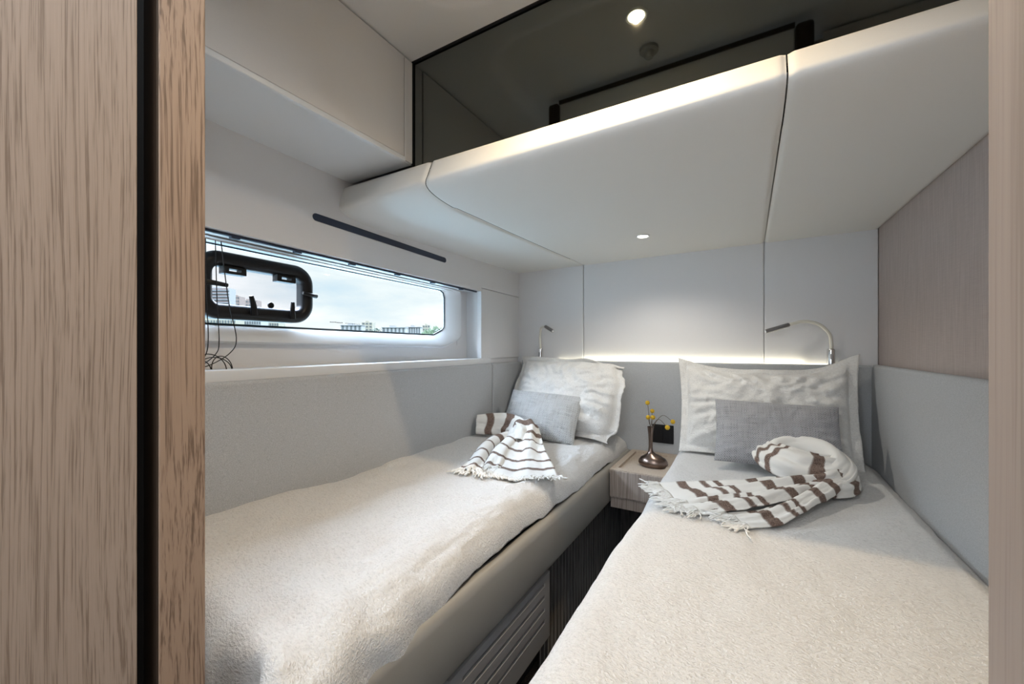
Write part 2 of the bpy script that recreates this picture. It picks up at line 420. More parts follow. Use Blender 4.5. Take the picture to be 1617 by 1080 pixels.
# liner (four slabs round the frame)
bm = bmesh.new()
hbox(bm, .3, RY, LO, LO+.01, RB, GZ0-.06)
hbox(bm, GY1+.07, RY, LO, LO+.01, GZ0-.06, GZ1+.01); hbox(bm, .3, RY, LO, LO+.01, GZ1, RT); hbox(bm, .3, GY0+.01, LO, LO+.01, GZ0-.06, GZ1)
# a wedge under the clipped corner
v = [bm.verts.new(hull(a, LO+.002, b)) for a, b in ((GY1-.10, GZ0-.06), (GY1+.08, GZ0-.06), (GY1+.08, GZ0-.01))]
bm.faces.new(v)
link('liner_panel', bm, M['vinyl'], wl, smooth=False)
# maker's marks printed small on the glass
random.seed(4)
bm = bmesh.new(); s = 1.045
for grp, n_, hh in ((0, 8, .0035), (1, 9, .002)):
    for k in range(n_):
        w = random.uniform(.004, .007)
        z = .103-.012*(s-1.045) + random.uniform(-.0006, .0006)
        q = [bm.verts.new(hull(a, LO+.0435, b)) for a, b in ((s, z), (s+w, z), (s+w, z+hh), (s, z+hh))]; bm.faces.new(q); s += w+.0028
    s += .012
link('glass_marking', bm, mat('marking', (.03, .035, .04), .5), win, smooth=False)

# forward part of the side wall: padded panels with seams
def panel_h(s0, s1, z0, z1, th=.008):
    bm = bmesh.new(); hbox(bm, s0, s1, -th, 0, z0, z1); return link('wall_panel', bm, M['vinyl'], wl, bev=.005)
panel_h(RY+.004, 2.50, RB-.002, .352)
bm = bmesh.new(); hbox(bm, .25, 2.5, -.008, 0, .356, 1.0); hbox(bm, .25, RY+.001, -.008, 0, RT, .3565)
link('wall_panel', bm, M['vinyl'], wl, smooth=False)
bm = bmesh.new(); hbox(bm, .3, 2.07, -.022, LO+.004, RB-.04, RB+.002); link('window_sill', bm, M['white'], wl, bev=.004)
bm = bmesh.new(); hbox(bm, RY-.004, RY+.008, -.010, .02, RB, RT+.0); link('recess_edge', bm, M['white'], wl, bev=.003)

# head wall
bm = bmesh.new(); ebox(bm, -1.75, XR+.05, YB, YB+.05, -1.15, 1.02); wh = struct('wall_head', bm, M['groove'], smooth=False)
for x0, x1 in ((-1.42, -.926), (-.924, .064), (.066, XR-.001)):
    bm = bmesh.new(); ebox(bm, x0, x1, YB-.014, YB, -.30, .60); link('wall_panel', bm, M['vinyl'], wh, bev=.006)
# right wall
bm = bmesh.new(); ebox(bm, XR, XR+.05, .37, YB+.05, -1.15, 1.02); wr = struct('wall_right', bm, M['silk'], smooth=False)
# door bulkhead either side of the opening, header over it
bm = bmesh.new(); ebox(bm, -1.75, -.765, .17, .285, -1.15, 1.0); struct('wall_front', bm, M['locker'], smooth=False)
bm = bmesh.new(); ebox(bm, .20, XR+.3, .37, .455, -1.15, 1.0); struct('wall_front', bm, M['locker'], smooth=False)
bm = bmesh.new(); ebox(bm, -.655, .118, .47, .57, .81, .985); hd = struct('trim_1', bm, M['ceiling'], bev=.004)
for x0, x1 in ((-.70, -.655), (.118, .165)):
    bm = bmesh.new(); ebox(bm, x0, x1, .455, .585, .80, .975); link('end_bracket', bm, M['edge'], hd, bev=.012, seg=4)
bm = bmesh.new(); ebox(bm, -.655, .118, .5705, .577, .968, .982); link('painted_shadow_line', bm, M['edge'], hd, smooth=False)  # solid dark strip standing in for the shadow line above the header
# corridor behind the camera
bm = bmesh.new(); ebox(bm, -1.3, -1.25, -2.2, .17, -1.15, 1.0); struct('wall_corridor_left', bm, M['locker'], smooth=False)
bm = bmesh.new(); ebox(bm, .75, .80, -2.2, .37, -1.15, 1.0); struct('wall_corridor_right', bm, M['locker'], smooth=False)
bm = bmesh.new(); ebox(bm, -1.3, .80, -2.2, -2.15, -1.15, 1.0); struct('wall_corridor_back', bm, M['locker'], smooth=False)

# ================================================================== DOORWAY
# left door leaf, edge-on to the opening, post beside it
d = empty('wooden_door', (-.72, .15, 0), 'tall oak veneer door leaf at the far left edge', 'door')
bm = bmesh.new(); ebox(bm, -.745, -.70, -.62, .212, -1.145, .975); link('leaf', bm, M['wood'], d, bev=.0015)
p = empty('door_post', (-.72, .26, 0), 'narrow oak door post with bold wavy grain between the black gap and the left bed', 'door post')
bm = bmesh.new(); ebox(bm, -.745, -.70, .2345, .29, -1.148, .978); link('post', bm, M['wood_post'], p, bev=.002)
bm = bmesh.new(); ebox(bm, -.745, -.701, .2325, .2345, -1.148, .978); link('edge_strip', bm, M['edge'], p, smooth=False)
bm = bmesh.new(); ebox(bm, -.765, -.745, .17, .29, -1.15, .98); struct('door_gap_shade', bm, M['dark'], smooth=False)  # near-black backing that paints the deep shade between leaf and post
q = empty('door_post', (.18, .4, 0), 'pale oak door post at the right edge of the photo', 'door post')
bm = bmesh.new(); ebox(bm, .16, .20, .05, .4625, -1.148, .978); link('post', bm, M['wood_soft'], q, bev=.004)

# ================================================================== OVERHEAD LOCKER, MIRROR, BERTH
lo = empty('overhead_locker', (-1.15, .7, H+.62), 'pale overhead locker with smooth front panel above the window', 'locker')
bm = bmesh.new(); hexa(bm, [P(-1.005, .2, .628), P(-1.005, 1.028, .628), hull(1.028, .0, .628), hull(.2, .0, .628), P(-1.005, .2, .98), P(-1.005, 1.028, .98), hull(1.028, .0, .98), hull(.2, .0, .98)])
link('body', bm, M['white'], lo, smooth=False)
bm = bmesh.new(); ebox(bm, -1.005, -.995, .2, .985, .640, .975); link('door', bm, M['locker'], lo, bev=.002)
bm = bmesh.new(); ebox(bm, -1.005, -.997, .989, 1.026, .630, .975); link('end_stile', bm, M['locker'], lo, bev=.002)
bm = bmesh.new(); ebox(bm, -1.006, -.991, .2, .988, .622, .638); link('bottom_trim', bm, M['white'], lo, bev=.003)

mi = empty('mirror', (0, 1.04, H+.6), 'dark smoked mirror strip between ceiling and upper berth', 'mirror')
bm = bmesh.new(); ebox(bm, -1.0, .9, 1.031, 1.036, .601, .978); link('glass', bm, M['mirror'], mi, smooth=False)
bm = bmesh.new(); ebox(bm, -1.0, .9, 1.024, 1.0305, .9755, .981); ebox(bm, -1.0, -.9965, 1.024, 1.0305, .603, .98); link('edge_trim', bm, M['black'], mi, smooth=False)

ub = empty('upper_berth', (-.3, 1.7, H+.5), 'cream padded underside and rounded front of the upper berth across the cabin', 'bunk')
def zbot(x, y):
    u = (x+1.35)/1.9; v = (y-1.0)/1.5
    return (.482*(1-u)+.525*u)*(1-v) + (.524*(1-u)+.552*u)*v
def berth(u, v, x0, x1):
    k_ = .040*(1-sm(0, .9, v))
    xa = x0+(k_ if -1 < x0 < -.5 else 0); xb_ = x1+(k_ if -1 < x1 < -.5 else 0)
    x = xa+(xb_-xa)*u
    # v: 0..0.35 front curve, then underside
    if v < .05:
        y = 1.03-.035*(v/.05); z = .6 ; 
    elif v < .5:
        t = (v-.05)/.45; zb = zbot(x, 1.12); hs = .600-zb
        if t < .35:                                   # leaning upper face
            k = t/.35; y = .995-.022*k; z = .600-hs*.60*k
        else:                                         # rounded nose running into the underside
            a = (t-.35)/.65*math.pi/2; y = .973+.185*(1-math.cos(a))**1.25-.004*math.sin(2*a); z = .600-hs*(.60+.40*math.sin(a)**.9)
    else:
        t = (v-.5)/.5; y = 1.158+(YB-1.158)*t; z = zbot(x, y)
        if y < 1.3: z = zbot(x, 1.12)+(zbot(x, 1.3)-zbot(x, 1.12))*(y-1.158)/(.142)
    e = min(u*(x1-x0), (1-u)*(x1-x0))
    ins = .006*(1-sm(0, .012, e))
    if v < .5: y += ins*(1-v); z += ins*.6*v
    else: z += ins
    return P(x, y, z)
for x0, x1 in ((-1.42, -.9275), (-.9245, .0635), (.0665, XR+.0)):
    bm = bmesh.new()
    us = [0, .002, .004, .007, .012, .02]
    w = x1-x0
    ulist = [a/w for a in us]+[.1+.8*k/10 for k in range(11)]+[1-a/w for a in reversed(us)]
    vs_ = [0, .025, .05]+[.05+.45*k/20 for k in range(1, 21)]+[.5+.5*k/16 for k in range(1, 17)]
    V = [[bm.verts.new(berth(u, v, x0, x1)) for v in vs_] for u in ulist]
    for i in range(len(ulist)-1):
        for j in range(len(vs_)-1): bm.faces.new((V[i][j], V[i+1][j], V[i+1][j+1], V[i][j+1]))
    link('padded_panel', bm, M['vinyl_box'], ub, angle=None)
bm = bmesh.new(); ebox(bm, -1.40, XR, 1.04, YB-.02, .58, .60); link('top_deck', bm, M['dark'], ub, smooth=False)
for x in (-.926, .065):
    bm = bmesh.new(); ebox(bm, x-.004, x+.004, 1.03, YB-.02, .555, .58); link('seam_backing', bm, M['groove'], ub, smooth=False)

# downlights
def downlight(name, loc, label, m, r=.03):
    t = empty(name, loc, label, 'light', None)
    x, y, z = loc
    bm = bmesh.new(); lathe(bm, [(r*.72, .002), (r*.72, -.002), (r*.9, -.004), (r, -.001), (r, .004)], loc, 32); link('bezel', bm, M['white'], t)
    bm = bmesh.new(); lathe(bm, [(r*.7, -.0015), (r*.7, -.0028), (.001, -.0030)], loc, 24); link('lens', bm, m, t)
downlight('downlight', P(-.297, .81, 1.007), 'round warm ceiling downlight reflected in the dark mirror', M['lens'], .034)
downlight('downlight', P(-.434, 1.955, zbot(-.434, 1.955)-.0005), 'small round downlight under the upper berth over the nightstand', M['lens_cool'], .032)
downlight('downlight', P(-.27, .16, .979), 'added unseen fill downlight over the cabin doorway', M['lens_cool'])  # unseen fitting added to go with the doorway fill
sd = empty('smoke_detector', P(-.293, .65, 1.006), 'small round smoke detector on the ceiling seen in the mirror', 'smoke detector')
bm = bmesh.new(); lathe(bm, [(.03, .004), (.03, -.008), (.026, -.010)], P(-.293, .65, 1.006), 28); link('base', bm, M['detector'], sd)
bm = bmesh.new(); lathe(bm, [(.017, -.009), (.017, -.022), (.012, -.030), (.004, -.032)], P(-.293, .65, 1.006), 24); link('sensor_head', bm, M['detector'], sd)

# ================================================================== WALL FITTINGS AROUND THE WINDOW
def hull_pill(s0, s1, z0a, z1a, h, off0, off1, n=10):
    bm = bmesh.new(); L_ = s1-s0; pts = []
    r = h/2
    for k in range(n+1):
        a = math.pi/2+math.pi*k/n; pts.append((s0+r+r*math.cos(a), r*math.sin(a)))
    for k in range(n+1):
        a = -math.pi/2+math.pi*k/n; pts.append((s1-r+r*math.cos(a), r*math.sin(a)))
    zc = lambda s: z0a+(z1a-z0a)*(s-s0)/L_
    A = [bm.verts.new(hull(a, off0, zc(a)+b)) for a, b in pts]; B = [bm.verts.new(hull(a, off1, zc(a)+b)) for a, b in pts]
    bm.faces.new(A); bm.faces.new(B[::-1])
    for k in range(len(A)): bm.faces.new((A[k], B[k], B[(k+1) % len(A)], A[(k+1) % len(A)]))
    return bm
o = link('vent_slot', hull_pill(.862, 1.63, .4565, .449, .026, -.012, .005), M['navy'], bev=.002)
tag(o, 'long thin black slot bar on the wall above the window', 'vent slot')
bt = empty('blind_track', hull(1.1, .01, .325), 'dark blue blind track along the top of the window recess', 'blind track')
bm = bmesh.new(); hbox(bm, .3, 1.955, .006, .020, RT-.008, RT-.001); link('rail', bm, M['navy'], bt, bev=.002)
for s in (.62, .82, 1.05, 1.30, 1.55, 1.80):
    bm = bmesh.new(); hbox(bm, s-.012, s+.012, .006, .024, RT-.013, RT-.006); link('clip', bm, M['navy'], bt, bev=.001)

# hanging cords and the coil on the sill
random.seed(2)
cord_m = M['black']
def cord(pts, lab, r=.0014):
    bm = bmesh.new(); tube(bm, crom(pts, 40), r, 6); o = link('cable', bm, cord_m)
    tag(o, lab, 'cable', 'loose cables at the window')
    return o
cord([hull(.55, .03, .31), hull(.552, .03, .15), hull(.556, .028, .02), hull(.545, .03, -.03), hull(.51, .03, -.058)], 'thin dark cable hanging at the left end of the window, nearest the door post')
cord([hull(.575, .03, .31), hull(.58, .03, .12), hull(.585, .03, .02), hull(.575, .03, -.02), hull(.53, .03, -.058)], 'thin dark cable hanging straight past the left end of the black hatch frame')
cord([hull(.59, .03, .31), hull(.61, .03, .14), hull(.632, .03, .03), hull(.615, .03, -.015), hull(.56, .03, -.05), hull(.51, .03, -.06)], 'thin dark cable hanging lowest to the right, curving back to the door post')
bm = bmesh.new()
for k, (c, w, hh) in enumerate(((.555, .045, .045), (.575, .045, .035), (.60, .028, .038), (.545, .03, .03))):
    pts = [hull(c+w*math.cos(a), .02+.012*k+.01*math.sin(a), RB+.002+max(0, hh*math.sin(a))) for a in [math.pi*i/16 for i in range(17)]]
    tube(bm, pts, .0014, 6)
o = link('cable_coil', bm, cord_m); tag(o, 'loose coil of thin dark cable standing in loops on the window sill', 'cable')

# the opening hatch in the pane
hc_s, hc_z, hw, hh = .745, .194, .385, .208
hx = LO+.012
ha = empty('hatch', hull(hc_s, hx, hc_z), 'black rounded opening porthole hatch mounted in the window pane', 'hatch')
def hp(a, b, off): return hull(hc_s+a, off, hc_z+b)
bm = bmesh.new()
prof = [(0, hx+.035), (0, hx-.008), (.006, hx-.020), (.018, hx-.026), (.034, hx-.024), (.044, hx-.014), (.046, hx+.0), (.046, hx+.02)]
rings = []
for ins, off in prof:
    pts = rrect(hw-2*ins, hh-2*ins, max(.012, .068-ins), 10)
    rings.append([bm.verts.new(hp(a, b, off)) for a, b in pts])
rings.append(rings[0])
for a, b in zip(rings, rings[1:]):
    for k in range(len(a)): bm.faces.new((a[k], a[(k+1) % len(a)], b[(k+1) % len(a)], b[k]))
link('frame', bm, M['black'], ha, angle=60)
bm = bmesh.new(); g = [bm.verts.new(hp(a, b, hx+.02)) for a, b in rrect(hw-.09, hh-.09, .028, 8)]; bm.faces.new(g); link('pane', bm, M['pane_pale'], ha)
for a in (-.085, .085):
    t = bmesh.new()
    def hb(bm, a0, a1, b0, b1, o0, o1): hexa(bm, [hp(a0,b0,o0),hp(a1,b0,o0),hp(a1,b0,o1),hp(a0,b0,o1),hp(a0,b1,o0),hp(a1,b1,o0),hp(a1,b1,o1),hp(a0,b1,o1)])
    hb(t, a-.034, a-.018, .040, .060, hx-.02, hx+.012); hb(t, a+.018, a+.034, .040, .060, hx-.02, hx+.012); hb(t, a-.034, a+.034, .036, .045, hx-.02, hx+.012)
    hb(t, a-.03, a+.03, .053, .060, hx-.02, hx+.012)
    link('hinge', t, M['black'], ha, bev=.0015)
def dog(pts, r):
    bm = bmesh.new(); tube(bm, crom(pts, 12), [r*(1.25-.5*i/12) for i in range(13)], 10); return link('latch', bm, M['black'], ha)
dog([hp(-.035, -.088, hx-.034), hp(-.040, -.060, hx-.040), hp(-.050, -.028, hx-.044)], .009)
dog([hp(.098, -.092, hx-.034), hp(.094, -.062, hx-.040), hp(.092, -.034, hx-.044)], .008)
dog([hp(-.186, -.0, hx-.034), hp(-.160, -.001, hx-.040), hp(-.118, -.004, hx-.040)], .008)
dog([hp(.198, .0, hx-.022), hp(.170, -.0, hx-.034), hp(.136, .004, hx-.036)], .007)
bm = bmesh.new(); lathe(bm, [(.011, 0), (.010, .004), (.003, .006)], (0, 0, 0), 20)
R = Matrix.Rotation(math.radians(90), 4, 'Y'); bm.transform(Matrix.Translation(hp(.045, -.047, hx+.012)) @ R); link('knob', bm, M['black'], ha)

# ================================================================== UPHOLSTERED BACKRESTS ROUND THE BEDS
def cushion_h(s0, s1, label, z0=-.62, z1=-.095):
    bm = bmesh.new(); hbox(bm, s0, s1, -.045, -.004, z0, z1); o = link('side_cushion', bm, M['upholstery'], bev=.012, seg=4)
    tag(o, label, 'cushion')
cushion_h(.30, 2.052, 'long grey fabric side cushion along the wall under the window')
cushion_h(2.058, 2.452, 'short grey fabric side cushion in the corner behind the left pillow')
bm = bmesh.new(); ebox(bm, -1.36, XR-.001, YB-.052, YB-.016, -.62, -.082); o = link('headboard', bm, M['upholstery'], bev=.01, seg=4)
tag(o, 'grey-blue fabric headboard across the head wall behind both beds', 'headboard')
bm = bmesh.new(); ebox(bm, XR-.036, XR-.001, .46, YB-.054, -.64, -.078); o = link('side_cushion', bm, M['upholstery'], bev=.012, seg=4)
tag(o, 'pale blue-grey fabric side cushion along the right wall beside the right bed', 'cushion')
bm = bmesh.new(); ebox(bm, -1.10, .36, YB-.034, YB-.018, -.0825, -.0785); o = link('led_strip', bm, M['led'], smooth=False)
tag(o, 'thin glowing warm light strip along the top of the headboard', 'light')

# socket plate
so = empty('socket_plate', P(-.43, YB-.053, -.49), 'square black socket plate on the headboard behind the vase', 'socket')
bm = bmesh.new(); ebox(bm, -.49, -.372, YB-.059, YB-.052, -.548, -.442); link('plate', bm, M['black'], so, bev=.003)
bm = bmesh.new(); ebox(bm, -.482, -.433, YB-.061, YB-.058, -.54, -.45); link('rocker', bm, M['black'], so, bev=.001)
bm = bmesh.new(); ebox(bm, -.429, -.380, YB-.061, YB-.058, -.54, -.45); link('rocker', bm, M['black'], so, bev=.001)

# ================================================================== LEFT BED
lb = empty('left_bed_frame', P(-.95, 1.3, -1.15), 'left bed base with taupe leather side rail', 'bed')
bm = bmesh.new()
prof = [(-.655, -.625), (-.648, -.612), (-.634, -.606), (-.620, -.608), (-.611, -.618), (-.608, -.635), (-.608, -.765), (-.612, -.778), (-.625, -.782), (-.655, -.782)]
ya, yb = .295, 2.445
A = [bm.verts.new(P(x, ya, z)) for x, z in prof]; B = [bm.verts.new(P(x, yb, z)) for x, z in prof]
bm.faces.new(A); bm.faces.new(B[::-1])
for k in range(len(A)): bm.faces.new((A[k], B[k], B[(k+1) % len(A)], A[(k+1) % len(A)]))
link('side_rail', bm, M['board'], lb, angle=50)
bm = bmesh.new(); ebox(bm, -1.26, -.675, .50, 2.44, -1.148, -.66); link('base', bm, M['dark'], lb, smooth=False)
# ribbed velvet base facing
bm = bmesh.new()
def rib(u, v):
    y = 1.30+1.14*u; return P(-.655+.006*abs(math.sin(y*95)), y, -1.148+.37*v)
grid(bm, 260, 3, rib); o = link('ribbed_facing', bm, M['velvet'], lb, angle=None)
gr = empty('vent_grille', P(-.63, 1.05, -.95), 'taupe slotted vent grille under the left bed rail', 'vent grille')
bm = bmesh.new()
y0, y1 = .76, 1.32; xa, xb = -.650, -.618
slots = [(-.835, -.822), (-.877, -.864), (-.920, -.907), (-.963, -.950)]
zt = -.798; 
for a, b in slots:
    ebox(bm, xa, xb, y0+.0, y1, b, zt); ebox(bm, xa, xb, y0, y0+.05, a, b); ebox(bm, xa, xb, y1-.04, y1, a, b); zt = a
ebox(bm, xa, xb, y0, y1, -1.03, zt)
bmesh.ops.remove_doubles(bm, verts=bm.verts, dist=1e-5)
link('slotted_panel', bm, M['grille'], gr, smooth=False)
bm = bmesh.new(); ebox(bm, -.665, -.649, y0+.01, y1-.01, -1.02, -.81); link('backing', bm, M['dark'], gr, smooth=False)
bm = bmesh.new(); ebox(bm, -.652, -.640, .30, .755, -1.148, -.79); link('base_facing', bm, M['dark'], lb, smooth=False)

def soft_slab(name, x0, x1, y0, y1, z0, z1, r, m, label, cat, nx=24, ny=40):
    bm = bmesh.new(); box(bm, (x0, y0, H+z0), (x1, y1, H+z1))
    o = link(name, bm, m, bev=r, seg=5); tag(o, label, cat); return o
M['mattress'] = weave('mattress_ticking', (.62, .60, .57), .03, 600)
soft_slab('mattress', -1.25, -.675, .50, 2.44, -.655, -.55, .04, M['mattress'], 'left bed mattress under the cream blanket', 'mattress')
soft_slab('mattress', -.29, .475, .48, 2.44, -.70, -.575, .04, M['mattress'], 'right bed mattress under the cream blanket', 'mattress')

# blanket of the left bed
def top_l(x, y):        # blanket height on the left bed
    t = sm(-1.25, -.75, x)
    z = -.485-.022*t - .012*sm(1.2, 2.2, y)
    z += .035*(1-sm(.5, 1.1, y))*(1-t)*.9
    # long soft folds running out from the pillow, and humps
    z += .011*fb(x*3.0, y*2.2, 1.7)+.007*math.exp(-((y-1.30+.25*(x+.9))/.035)**2)*sm(-1.15, -.95, x)+.006*math.exp(-((y-1.12-.2*(x+.9))/.03)**2)*sm(-1.1, -.85, x)+.004*math.sin(y*9+x*7+2*fb(x*2, y*2, 5))*sm(.4, .9, y)
    z += .0045*fb(x*13, y*7, 9.0)
    z += .010*math.exp(-((y-.95-.35*(x+1.25))/.03)**2)*sm(-1.25, -1.1, x)*(1-sm(-.85, -.7, x))
    z -= .010*math.exp(-((y-.98-.35*(x+1.25))/.05)**2)*sm(-1.25, -1.1, x)*(1-sm(-.85, -.7, x))
    return z
def blanket_l(u, v):
    W = .585; DS = .118; L_ = 2.04; DF = .42
    a = u*(W+DS); b = v*(L_+DF)                    # b from head to foot
    y_end = .365; Lt = 2.44-y_end
    x = -1.268-.0+a; drop = 0; out = 0
    xh = -1.236-.0577*max(.3, 2.44-b)            # cushion face
    rs = .085
    xe = -.645
    y = 2.44-b; fold = 0
    # across
    x_in = xh-.004
    Wt = xe-x_in
    arc = rs*math.pi/2
    tot = (Wt-rs)+arc+.004+.05*(1-sm(.45, .95, 2.44-b))
    s = u*tot
    if s < Wt-rs: x = x_in+s; zx = 0
    elif s < Wt-rs+arc:
        th = (s-(Wt-rs))/rs; x = x_in+Wt-rs+rs*math.sin(th); zx = -rs*(1-math.cos(th))
    else: x = xe; zx = -rs-(s-(Wt-rs)-arc)
    rf = .06; arcf = rf*math.pi/2
    yy = y; zy = 0
    lim = Lt-rf
    if b > lim:
        if b < lim+arcf:
            th = (b-lim)/rf; yy = y_end+rf-rf*math.sin(th); zy = -rf*(1-math.cos(th))
        else: yy = y_end; zy = -rf-(b-lim-arcf)
    z = top_l(max(-1.3, min(-.66, x)), max(.42, yy))
    k = sm(0, .03, -zy)
    z += min(zx, zy)
    if k > 0:                                   # foot drape: vertical pleats, hem past the rail
        yy += .05*k*(math.sin(x*30+fb(x*3, 3)*4)*.5+.1)*sm(0, .10, -zy)
        x += .03*k*sm(0, .25, -zy)*sm(-1.0, -.64, x) + .010*math.sin(zy*14+x*9)*k
    sd = sm(0, .05, -zx)
    x += sd*(.008*fb(yy*5, 2, .5)*(1-k)+.008+.034*(1-sm(.42, .9, yy)))
    z += sd*(.006*fb(yy*4.3, 7))
    nf_ = 1-sm(.50, .85, yy); ne_ = sm(-.95, -.70, x)
    z += .010*nf_*ne_*(1-.8*sm(.02, .09, -zx))*math.sin(yy*38+x*16+2*fb(x*3, yy*3, 6)); x += .004*nf_*sm(.2, .9, u)*math.sin(yy*44+z*30)
    # soft puckers near the edge
    z += .006*fb(x*20, yy*5, 3)*sm(-.86, -.72, x)
    return P(x, yy, z)
bm = bmesh.new(); grid(bm, 170, 480, blanket_l)
o = link('blanket', bm, M['blanket'], angle=None, solid=.008)
tag(o, 'cream textured blanket draped over the left bed beneath the window', 'blanket')

# ================================================================== RIGHT BED
rb = empty('right_bed_frame', P(.1, 1.4, -1.15), 'right bed base hidden in shade under its blanket', 'bed')
bm = bmesh.new(); ebox(bm, -.30, .47, .48, 2.44, -1.148, -.70); link('base', bm, M['dark'], rb, bev=.01)
def top_r(x, y):
    z = -.527 + .006*fb(x*3, y*2, 4)+.0035*fb(x*11, y*8, 2)
    z -= .018*(1-sm(.35, .47, x)*0-1) * 0
    z += .010*sm(1.9, 2.3, y)
    return z
def blanket_r(u, v):
    y_end = .40; b = v*(2.44-y_end+.02); y = 2.44-b
    xi = .478-.006*fb(y*5, 1, 1); xe = -.322+.006*fb(y*3.3, 8); rs = .06
    Wt = xi-xe; arc = rs*math.pi/2; tot = Wt-rs+arc+.20
    s = u*tot
    if s < Wt-rs: x = xi-s; zx = 0
    elif s < Wt-rs+arc: th = (s-(Wt-rs))/rs; x = xi-(Wt-rs)-rs*math.sin(th); zx = -rs*(1-math.cos(th))
    else: x = xe; zx = -rs-(s-(Wt-rs)-arc)
    z = top_r(x, y)+zx-.03*(1-sm(0, .05, s))
    sd = sm(.03, .12, -zx)
    x += sd*(.010*math.sin(y*26+2*fb(y*3, 0))-.004)
    return P(x, y, z)
bm = bmesh.new(); grid(bm, 150, 330, blanket_r)
o = link('blanket', bm, M['blanket'], angle=None, solid=.008)
tag(o, 'cream textured blanket spread over the right bed in the foreground', 'blanket')

# ================================================================== NIGHTSTAND
ns = empty('nightstand', P(-.46, 2.2, -1.15), 'small oak nightstand with tray top between the two beds', 'nightstand')
nx0, nx1, ny0, ny1, nz = -.604, -.335, 1.99, 2.446, -.604
bm = bmesh.new(); ebox(bm, nx0, nx1, ny0+.004, ny1, -.745, nz-.018); link('body', bm, M['wood_night'], ns, bev=.003)
bm = bmesh.new()
b_ = .034; bl = .03
for a in ((nx0, nx1, ny0, ny0+b_+.01), (nx0, nx1, ny1-b_, ny1), (nx0, nx0+bl, ny0+b_+.01, ny1-b_), (nx1-bl, nx1, ny0+b_+.01, ny1-b_)):
    ebox(bm, *a, nz-.018, nz)
bmesh.ops.remove_doubles(bm, verts=bm.verts, dist=1e-5)
link('tray_rim', bm, M['tray'], ns, smooth=False)
bm = bmesh.new(); ebox(bm, nx0+bl, nx1-bl, ny0+b_+.01, ny1-b_, nz-.018, nz-.013); link('tray_base', bm, M['tray'], ns, smooth=False)
bm = bmesh.new(); ebox(bm, nx0+.002, nx1-.002, ny0-.002, ny0+.006, -.738, nz-.004); link('drawer_front', bm, M['wood_night'], ns, bev=.003)
bm = bmesh.new(); ebox(bm, nx0+.0, nx1, ny0+.02, ny1, -.80, -.745); link('lower_rail', bm, M['wood_night'], ns, bev=.002)
bm = bmesh.new()
for k in range(4): pass
ebox(bm, nx0-.03, nx1+.03, 2.30, 2.44, -1.148, -.80); link('plinth', bm, M['velvet'], ns, bev=.01)

# vase
vx, vy, vz = -.445, 2.185, H+nz-.013
va = empty('vase', (vx, vy, vz), 'bronze bottle vase with squat belly and tall thin neck on the nightstand', 'vase')
def squash(p):
    k = 1-sm(.05, .075, p.z)
    tx = .012*k
    return Vector((p.x*(1+.12*k)+tx*1.0, p.y*(1-.22*k), p.z))
prof = [(.001, .0), (.05, .0), (.061, .006), (.066, .018), (.064, .032), (.054, .046), (.038, .057), (.022, .066), (.013, .078), (.010, .10), (.010, .13), (.012, .17), (.0165, .203), (.0175, .206), (.0155, .206), (.010, .17), (.008, .12), (.001, .118)]
bm = bmesh.new(); lathe(bm, prof, (vx, vy, vz), 40, squash); link('body', bm, M['copper'], va, angle=60)

# flowers: billy-button heads
def yellow():
    m = mat('yellow_bloom', (.75, .48, .03), .85); v = coords(m); n = nd(m, 'ShaderNodeTexVoronoi'); n.inputs['Scale'].default_value = 420; lk(m, v, n.inputs['Vector'])
    base(m, ramp(m, n.outputs['Distance'], [(.0, (.85, .60, .04)), (.8, (.55, .30, .01))])); bump(m, n.outputs['Distance'], .9, -.003); return m
M['yellow'] = yellow()
top = Vector((vx, vy, vz+.2))
def npx(px, py, y):        # a point on the plane y=const seen in that direction (measuring aid)
    X = (px-808.5)/640; dd = y/(math.cos(TH)+X*math.sin(TH))
    return Vector((dd*(-math.sin(TH)+X*math.cos(TH)), y, H+dd*(549-py)/640))
flw = [((1022.5, 636), 2.19, 'yellow ball flower, topmost in the bronze vase', .0115, None),
       ((1030, 649), 2.20, 'yellow ball flower just below the topmost one', .011, None),
       ((1023.5, 659), 2.17, 'yellow ball flower low on the left of the vase cluster', .0115, None),
       ((1031, 659), 2.18, 'yellow ball flower close beside the low left one above the vase rim', .0115, None),
       ((1062.5, 666), 2.19, 'yellow ball flower on a bent stem farthest to the right', .0115, (1046, 656)),
       ((1054, 675), 2.16, 'yellow ball flower drooping lowest in front of the socket plate', .012, (1040, 662))]
for (px, py), yy, lab, r, mid in flw:
    c = npx(px, py, yy); f = empty('ball_flower', c, lab, 'flower', 'yellow ball flowers in the vase')
    bm = bmesh.new(); bmesh.ops.create_icosphere(bm, subdivisions=4, radius=r, matrix=Matrix.Translation(c))
    for v in bm.verts:
        dlt = (v.co-c); v.co = c+dlt*(1+.06*noise.noise(dlt*600))
    link('flower_head', bm, M['yellow'], f, angle=None)
    bm = bmesh.new()
    b0 = top+Vector((random.uniform(-.005, .005), random.uniform(-.005, .005), -.06))
    m_ = npx(mid[0], mid[1], yy) if mid else (top+c)/2+Vector((0, 0, -.005))
    tube(bm, crom([b0, top+Vector(((c.x-top.x)*.12, 0, .005)), m_, c], 16), .0013, 6); link('stem', bm, M['stem'], f)

